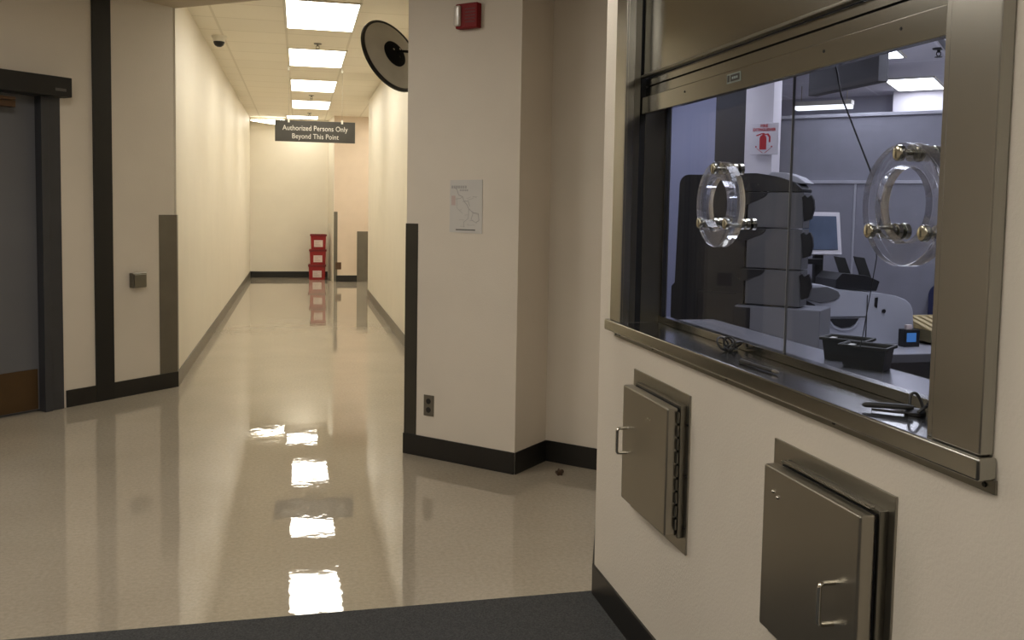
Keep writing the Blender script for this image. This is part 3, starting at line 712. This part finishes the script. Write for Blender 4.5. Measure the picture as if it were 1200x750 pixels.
# partition
t = thing('office_partition', 'tall grey fabric office partition with pale top rail', 'partition', (*ab(7.1, -1.3), 0), fr)
def pb(b): return b+1.3
bm = nb(); box(bm, pb(-2.03), pb(.2), .0, .06, 1.745, 2.215, .004); obj('upper_panel', bm, FABRIC, t)
bm = nb(); box(bm, pb(-2.03), pb(-1.408), -.01, .06, .05, 1.72, .004); o = obj('lower_panel', bm, FABRIC, t)
bm = nb(); box(bm, pb(-1.392), pb(.2), -.01, .06, .05, 1.72, .004); o = obj('lower_panel', bm, FABRIC, t)
bm = nb(); box(bm, pb(-2.03), pb(.2), -.012, .065, 2.215, 2.24, .003); obj('top_rail', bm, TRIMG, t)
bm = nb(); box(bm, pb(-2.03), pb(.2), -.02, .065, 1.72, 1.745, .003); obj('middle_rail', bm, TRIMG, t)
bm = nb(); box(bm, pb(-1.408), pb(-1.392), -.018, .06, .05, 1.72, .003); obj('post', bm, TRIMG, t)
bm = nb(); box(bm, pb(-2.03), pb(.2), 0, .05, 0, .05); obj('foot_rail', bm, DESKE, t)

# fire extinguisher sign on the column
t = thing('extinguisher_sign', 'square white fire extinguisher sign with red pictogram on white column', 'sign', (*ab(6.36, -1.878), 1.90), fr)
bm = nb(); box(bm, -.10, .10, -.006, .0, 0, .22, .003); obj('plate', bm, OWHITE, t)
bm = nb(); box(bm, -.03, .03, 0, .04, .08, .14, .003); obj('bracket', bm, OWHITE, t)
bm = nb(); text_on(bm, 'FIRE', .030, 0, -.0065, .199, bold=.0008); obj('lettering', bm, REDINK, t)
bm = nb(); text_on(bm, 'EXTINGUISHER', .029, 0, -.0065, .172, xscale=.80, bold=.0008); obj('lettering', bm, REDINK, t)
bm = nb()
prof_y(bm, [(-.03, .035), (.018, .035), (.018, .115), (.012, .130), (.0, .137), (-.012, .137), (-.024, .130), (-.03, .115)], -.0075, -.006)
prof_y(bm, [(-.012, .137), (.004, .137), (.004, .150), (-.012, .150)], -.0075, -.006)
prof_y(bm, [(-.052, .128), (-.012, .143), (-.012, .151), (-.056, .136)], -.0075, -.006)
prof_y(bm, [(.004, .143), (.03, .147), (.046, .125), (.046, .085), (.034, .085), (.034, .12), (.022, .136), (.004, .136)], -.0075, -.006)
obj('pictogram', bm, REDINK, t)
bm = nb()
for s in (-1, 1):
    prof_y(bm, [(s*.050, .045), (s*.056, .048), (s*.012, .012), (s*.004, .012)], -.0075, -.006)
    prof_y(bm, [(s*.050, .060), (s*.060, .060), (s*.060, .050), (s*.050, .050)], -.0075, -.006)
obj('arrow', bm, REDINK, t)

# the tall sorting machine
t = thing('sorting_machine', 'tall grey four-tier sorting machine with unlit side coloured dark and black clips', 'office machine', (*ab(4.5, -1.4), 0), fr)
def mb(b): return b+1.4
# left body with rounded top corner, shade of its unlit side painted in
def arc(cx, cz, r, a0, a1, k=6): return [(cx+r*math.cos(R(a0+(a1-a0)*i/k)), cz+r*math.sin(R(a0+(a1-a0)*i/k))) for i in range(k+1)]
x0, x1 = mb(-1.772), mb(-1.31)
pf = [(x0-.03, 0), (x1, 0), (x1, 1.60)] + [(mb(-1.42), 1.685)] + arc(x0+.05, 1.637, .05, 90, 180) + [(x0-.012, 1.12), (x0-.03, 1.10)]
bm = nb(); prof_y(bm, pf, .02, .42); obj('dark_body', bm, MACHD, t)
# cover, three modules and base on the right
bm = nb(); prof_y(bm, [(mb(-1.46), 1.60), (mb(-1.135), 1.60)] + [(mb(-1.135), 1.615), (mb(-1.17), 1.645), (mb(-1.26), 1.675), (mb(-1.36), 1.692), (mb(-1.46), 1.692)], .0, .20, .004); o = obj('top_cover', bm, MACHD, t)
bm = nb(); prof_y(bm, [(mb(-1.34), 1.672), (mb(-1.15), 1.640), (mb(-1.13), 1.645), (mb(-1.17), 1.675), (mb(-1.23), 1.696), (mb(-1.30), 1.700)], .05, .22, .004); o = obj('top_lid', bm, MACHB, t); o['label'] = 'pale lid'
tiers = [(1.422, 1.597), (1.219, 1.417), (1.036, 1.214)]
for z0, z1 in tiers:
    bm = nb(); box(bm, mb(-1.40), mb(-1.125), 0, .13, z0, z1, .004); md = obj('module', bm, MACH, t)
    bm = nb(); prof_y(bm, [(mb(-1.43), z1-.002), (mb(-1.30), z1-.002), (mb(-1.315), z1-.022), (mb(-1.43), z1-.075)], -.006, .02); obj('notch_shade', bm, MACHD, md)  # dark wedge stands for the triangular shadow on the module
    bm = nb(); prof_y(bm, [(mb(-1.44), z0), (mb(-1.405), z0), (mb(-1.405), z1-.06), (mb(-1.44), z1-.05)], -.012, .02); obj('dark_left_edge', bm, MACHD, md)
    zc = (z0+z1)/2
    q = z1-.02
    pc = [(-.115+.01, q-.005), (-.095+.012, q+.012), (-.082+.012, q-.012), (-.055+.008, q+.012), (-.04+.008, q-.02), (-.034+.008, q-.075), (-.05+.008, q-.135), (-.088, q-.15), (-.088, q-.06)]
    bm = nb(); prof_y(bm, [(mb(-1.118+(x+.088)*.78), q+(zz-q)*.80) for x, zz in pc], -.02, .01, .003); o = obj('clip', bm, BLACK, md); o['label'] = 'black horned paper clip arm'
bm = nb(); box(bm, mb(-1.44), mb(-1.02), -.03, .20, .0, 1.03, .006); obj('base_unit', bm, mat('mid_grey_machine_plastic', (.20, .205, .23), .4), t)
bm = nb(); box(bm, mb(-1.445), mb(-1.36), -.034, -.025, .5, 1.02, .004); obj('base_side', bm, MACHD, t)
# chrome bracket on the dark side
bm = nb(); tube(bm, [(mb(-1.595), .012, 1.056), (mb(-1.477), .012, 1.06)], .005, 8); tube(bm, [(mb(-1.619), .012, 1.045), (mb(-1.622), .012, .93)], .004, 8); tube(bm, [(mb(-1.450), .012, 1.04), (mb(-1.447), .012, .985)], .007, 8)
for (x, zz) in ((-1.595, 1.056), (-1.477, 1.06), (-1.62, 1.0), (-1.448, 1.0)): tube(bm, [(mb(x), .012, zz), (mb(x), .03, zz)], .005, 8)
obj('bracket', bm, STEEL, t)
bm = nb(); box(bm, mb(-1.65), mb(-1.44), .005, .025, .6, 1.085, .004); obj('lower_door', bm, mat('black_machine_door', (.016, .016, .018), .4), t)

# desk
t = thing('office_desk', 'grey laminate office desk behind the service window', 'desk', (2.85, 4.29, 0))
bm = nb(); box(bm, 0, 1.12, 0, .78, .712, .74, .004); obj('desktop', bm, DESKT, t)
bm = nb(); box(bm, 0, 1.12, -.003, .012, .690, .735, .002); obj('front_edge', bm, DESKE, t)
bm = nb(); box(bm, .02, 1.10, .60, .62, .25, .712); obj('modesty_panel', bm, DESKE, t)
for lx_ in (.02, 1.055):
    for ly in (.03, .70):
        bm = nb(); box(bm, lx_, lx_+.045, ly, ly+.045, 0, .712, .003); obj('leg', bm, DESKE, t)

# printer: built from profiles along Y (width along X)
t = thing('office_printer', 'large pale grey printer with rounded front on the office desk', 'printer', (2.84, 4.62, .74))
pf = [(.02, 0), (.66, 0), (.69, .03), (.672, .20)] + [(.655, .235), (.62, .262), (.56, .283), (.48, .296), (.40, .300), (.20, .318), (.06, .352), (.0, .352), (-.03, .33), (-.045, .30), (-.04, .26), (.02, .225)]
bm = nb(); prof_y(bm, pf, 0, .36, .006); obj('body', bm, MACHB, t)
bm = nb(); prof_y(bm, [(-.043, .325), (-.01, .335), (.10, .340), (.17, .312), (.185, .285), (.15, .262), (.06, .245), (-.03, .265)], -.010, .05, .004); o = obj('scoop_tray', bm, MACH, t)
bm = nb(); prof_y(bm, [(-.05, .27), (.03, .235), (.03, .15), (-.03, .18)], -.004, .3, .003); obj('dark_inlet', bm, MACHD, t)
bm = nb(); prof_y(bm, [(.12, .155), (.31, .155), (.29, .125), (.255, .105), (.20, .100), (.155, .118)], -.006, .01); o = obj('output_slot', bm, MACHD, t)
bm = nb(); prof_y(bm, [(.115, .158), (.12, .15), (.155, .112), (.20, .093), (.26, .098), (.30, .125), (.32, .158), (.33, .158), (.305, .115), (.265, .088), (.20, .083), (.145, .104)], -.008, .01); obj('slot_lip', bm, MACHB, t)
bm = nb(); box(bm, .05, .36, -.004, .002, .163, .166); box(bm, .362, .366, -.004, .002, .03, .29); obj('seam', bm, MACHD, t)
bm = nb(); prof_y(bm, [(.415, .275), (.432, .275), (.428, .215), (.412, .225)], -.006, .01); obj('button', bm, BLACK, t)
bm = nb(); lathe(bm, [(0, 0), (.012, 0), (.012, .006), (0, .006)], 14, Matrix.Translation((.475, .0, .195)) @ Matrix.Rotation(R(90), 4, 'X')); obj('button', bm, BLACK, t)
# paper support on top
t = thing('document_holder', 'black holder with two tilted dark paper supports on the printer', 'paper holder', (3.15, 4.72, 1.052))
bm = nb(); prof_y(bm, [(-.10, .005), (.17, -.008), (.19, .05), (.10, .085), (-.06, .10), (-.10, .06)], -.02, .20, .004); obj('base', bm, BLACK, t)
for dx in (-.055, .075):
    bm = nb(); prof_y(bm, [(dx+.03, .075), (dx+.11, .06), (dx+.055, .185), (dx-.02, .195)], .05, .06, .003); o = obj('paper_support', bm, BIN, t)

# monitor
t = thing('desktop_monitor', 'small white framed flat screen tilted beside the sorting machine', 'monitor', (3.14, 5.03, .74))
def mon(m_, x0, x1, z0, z1, y0, y1): 
    bm = nb(); box(bm, x0, x1, y0, y1, z0, z1, .004)
    bmesh.ops.transform(bm, matrix=Matrix.Translation((0, 0, .51)) @ Matrix.Rotation(R(-9), 4, 'X') @ Matrix.Shear('XZ', 4, (0.10, 0)) @ Matrix.Translation((0, 0, -.51)), verts=bm.verts); return bm
obj('frame', mon(0, -.145, .145, .50, .765, -.02, .02), OWHITE, t)
obj('screen', mon(0, -.120, .118, .528, .740, -.026, -.018), SCREEN, t)
bm = nb(); box(bm, -.03, .03, -.0, .03, .015, .56, .004); obj('stand', bm, BLACKM, t)
bm = nb(); box(bm, -.12, .12, -.03, .03, 0, .018, .004); obj('foot', bm, BLACKM, t)
bm = nb(); box(bm, -.10, .0, -.045, -.002, .445, .478, .003); o = obj('control_box', bm, BLACK, t); o['label'] = 'small flat black box under the screen'

# small things on the desk
t = thing('picture_box', 'small dark box with a bright blue picture on the desk', 'box', (3.43, 4.50, .74))
bm = nb(); box(bm, -.055, .045, 0, .06, 0, .10, .004); obj('case', bm, BLACK, t)
bm = nb(); box(bm, -.042, .018, -.003, .001, .030, .082); obj('picture', bm, BLUEPIC, t)
bm = nb(); box(bm, -.04, .0, .01, .03, .10, .128, .003); o = obj('tab', bm, LABELW, t); o['label'] = 'pale pink tab on top'
t = thing('slatted_tray', 'pale yellow slatted wooden tray on the desk by the jamb', 'tray', (3.67, 4.52, .74))
bm = nb(); prof_y(bm, [(-.10, .02), (-.04, .0), (.22, 0), (.22, .05), (-.02, .05), (-.11, .09)], 0, .26, .003); obj('box', bm, TAND, t)
for k in range(5):
    bm = nb(); prism(bm, [(-.115+k*.055, .25), (-.085+k*.055, .25), (-.01+k*.055, .005), (-.045+k*.055, .005)], 0, .010, .002, Matrix.Translation((0, 0, .052)) @ Matrix.Rotation(R(20), 4, 'X')); obj('slat', bm, TAN, t)
bm = nb(); box(bm, -.13, .24, .25, .265, .05, .150, .003); obj('back_rail', bm, TAN, t)
# chair
t = thing('office_chair', 'navy blue office chair half hidden behind the right jamb', 'chair', (4.34, 5.21, 0), R(-40))
bm = nb(); pf = [(-.22, .62), (.22, .62)] + arc(.14, .94, .08, 0, 90, 5) + arc(-.14, .94, .08, 90, 180, 5)
prof_y(bm, pf, .20, .25, .012)
bmesh.ops.transform(bm, matrix=Matrix.Translation((0, .22, .6)) @ Matrix.Rotation(R(-8), 4, 'X') @ Matrix.Translation((0, -.22, -.6)), verts=bm.verts)
obj('backrest', bm, NAVY, t)
bm = nb(); box(bm, -.24, .24, -.24, .22, .43, .50, .025, 3); obj('seat', bm, NAVY, t)
bm = nb(); tube(bm, [(0, .16, .44), (0, .27, .47), (0, .28, .70)], .02, 8); obj('back_bar', bm, BLACK, t)
bm = nb(); tube(bm, [(0, 0, .07), (0, 0, .44)], .028, 12); obj('gas_column', bm, BLACK, t)
for k in range(5):
    a = R(72*k+10); bm = nb(); tube(bm, [(0, 0, .09), (.28*math.cos(a), .28*math.sin(a), .06)], [.03, .016], 8); lg = obj('leg', bm, BLACK, t)
    bm = nb(); lathe(bm, [(0, -.012), (.028, -.012), (.028, .012), (0, .012)], 14, Matrix.Translation((.28*math.cos(a), .28*math.sin(a), .028)) @ Matrix.Rotation(a, 4, 'Z') @ Matrix.Rotation(R(90), 4, 'X')); obj('caster', bm, BLACK, lg)

# inner shelf behind the glass
t = thing('inner_shelf', 'grey steel shelf just inside the service window glass', 'shelf', (1.24, 0, 1.06), WR)
bm = nb(); box(bm, -3.05, -1.20, .026, .245, .020, .044, .002); obj('shelf_board', bm, SHELFM, t)
bm = nb(); box(bm, -3.05, -1.20, .236, .246, -.02, .044, .002); obj('back_lip', bm, DESKE, t)
for q in (-2.9, -1.35):
    bm = nb(); prof_x(bm, [(.0, -.2), (.012, -.2), (.2, .02), (.0, .02)], q, q+.02); obj('bracket', bm, DESKE, t)

# two small bins
def bin_(loc, rotz, label):
    t = thing('storage_bin', label, 'bin', loc, rotz, 'small charcoal bins on the inner shelf')
    w, d, h = .118, .082, .060
    def rg(x, y, z): return [(-x, -y, z), (x, -y, z), (x, y, z), (-x, y, z)]
    T = bmesh.new(); L4 = (rg(w/2-.010, d/2-.010, 0), rg(w/2-.003, d/2-.003, h), rg(w/2-.006, d/2-.006, h), rg(w/2-.013, d/2-.013, .003))
    V = [[T.verts.new(p) for p in q] for q in L4]
    for A, B in zip(V, V[1:]):
        for i in range(4): T.faces.new((A[i], A[(i+1)%4], B[(i+1)%4], B[i]))
    T.faces.new(V[0][::-1]); T.faces.new(V[3])
    bm = nb(); merge(bm, T); obj('tub', bm, BIN, t)
    bm = nb()
    box(bm, -w/2-.003, w/2+.003, -d/2-.003, -d/2+.003, h-.006, h+.002, .0015); box(bm, -w/2-.003, w/2+.003, d/2-.003, d/2+.003, h-.006, h+.002, .0015)
    box(bm, -w/2-.003, -w/2+.003, -d/2+.003, d/2-.003, h-.006, h+.002, .0015); box(bm, w/2-.003, w/2+.003, -d/2+.003, d/2-.003, h-.006, h+.002, .0015)
    obj('rim', bm, BIN, t)
    bm = nb(); prof_y(bm, [(-w/2+.012, .01), (-w/2+.022, .01), (-w/2+.022, h-.004), (-w/2+.008, h-.004)], -d/2+.012, d/2-.012); o = obj('paper_slips', bm, PAPER, t)
    return t
bin_((1.418, 2.035, 1.1042), R(-52), 'front charcoal bin on the shelf inside the glass')
bin_((1.442, 2.158, 1.1042), R(-52), 'rear charcoal bin on the shelf, partly hidden by front bin')

# thin cable behind the glass
bm = nb(); tube(bm, [(1.262, 1.99, 1.872), (1.262, 1.955, 1.78), (1.262, 1.815, 1.578)], .0022, 6); tube(bm, [(1.262, 1.815, 1.578), (1.268, 1.80, 1.40), (1.33, 1.93, 1.20), (1.355, 1.975, 1.168)], .0012, 6)
tag(obj('thin_cable', bm, BLACK), 'thin dark cable running diagonally behind the right glass pane', 'cable')

# ------------------------------------------------------------------ lobby lights (recessed, above the viewer)
panel_light((-.9, 1.1, LZ), .6, 1.2, LIGHTL, 'lobby ceiling light panel above the carpet', group='lobby ceiling light panels')
panel_light((-1.2, 4.3, LZ), .6, 1.2, LIGHTL, 'lobby ceiling light panel before the pillar', R(-45), group='lobby ceiling light panels')
panel_light((-2.6, 2.0, LZ), .6, 1.2, LIGHTL, 'lobby ceiling light panel at the left of the lobby', group='lobby ceiling light panels')
panel_light((-.75, -1.2, LZ), .6, 1.2, LIGHTL, 'lobby ceiling light panel at the rear of the lobby', group='lobby ceiling light panels')

t = thing('downlight', 'recessed round ceiling downlight beside the window wall corner', 'ceiling light', (.86, 3.42, LZ))
obj('trim_ring', lathe(nb(), [(.062, 0), (.085, 0), (.085, -.008), (.062, -.008)], 32, closed=True), FRAMEL, t)
obj('lamp_lens', lathe(nb(), [(0, -.001), (.062, -.001), (.062, -.005), (0, -.005)], 32), emit('downlight_lens', (1, .94, .84), 3.), t)
sl = bpy.data.lights.new('spot', 'SPOT'); sl.energy = 60; sl.color = (1, .95, .86); sl.spot_size = R(70); sl.spot_blend = .9; sl.shadow_soft_size = .05
so = bpy.data.objects.new('spot_lamp', sl); COL.objects.link(so); so.location = (.86, 3.42, LZ-.02); so.rotation_euler = Vector((.45, -.12, -1)).to_track_quat('-Z', 'Y').to_euler()

# ------------------------------------------------------------------ world, camera
w = bpy.data.worlds.new('world'); scene.world = w; w.use_nodes = True
w.node_tree.nodes['Background'].inputs[0].default_value = (.9, .85, .75, 1); w.node_tree.nodes['Background'].inputs[1].default_value = .02

f_px, cx, cy = 1062.7, 600, 313.2
pitch, roll, yaw = R(3.7694), R(.9867), R(13.2476)
fw = Vector((math.sin(yaw)*math.cos(pitch), math.cos(yaw)*math.cos(pitch), -math.sin(pitch)))
rt = Vector((math.cos(yaw), -math.sin(yaw), 0)); up = rt.cross(fw)
r_ = rt*math.cos(roll)+up*math.sin(roll); u_ = -rt*math.sin(roll)+up*math.cos(roll)
cam = bpy.data.cameras.new('camera'); co = bpy.data.objects.new('camera', cam); COL.objects.link(co)
cam.sensor_fit = 'HORIZONTAL'; cam.sensor_width = 36; cam.lens = f_px/1200*36
cam.shift_y = -(375-cy)/1200; cam.clip_start = .02
M = Matrix((( r_.x, u_.x, -fw.x, 0), (r_.y, u_.y, -fw.y, 0), (r_.z, u_.z, -fw.z, 1.5), (0, 0, 0, 1)))
co.matrix_world = M
scene.camera = co
scene.view_settings.view_transform = 'Standard'; scene.view_settings.look = 'None'
scene.view_settings.exposure = 0; scene.view_settings.gamma = 1
scene.cycles.max_bounces = 12; scene.cycles.transparent_max_bounces = 16; scene.cycles.sample_clamp_indirect = 6
scene.cycles.use_denoising = True
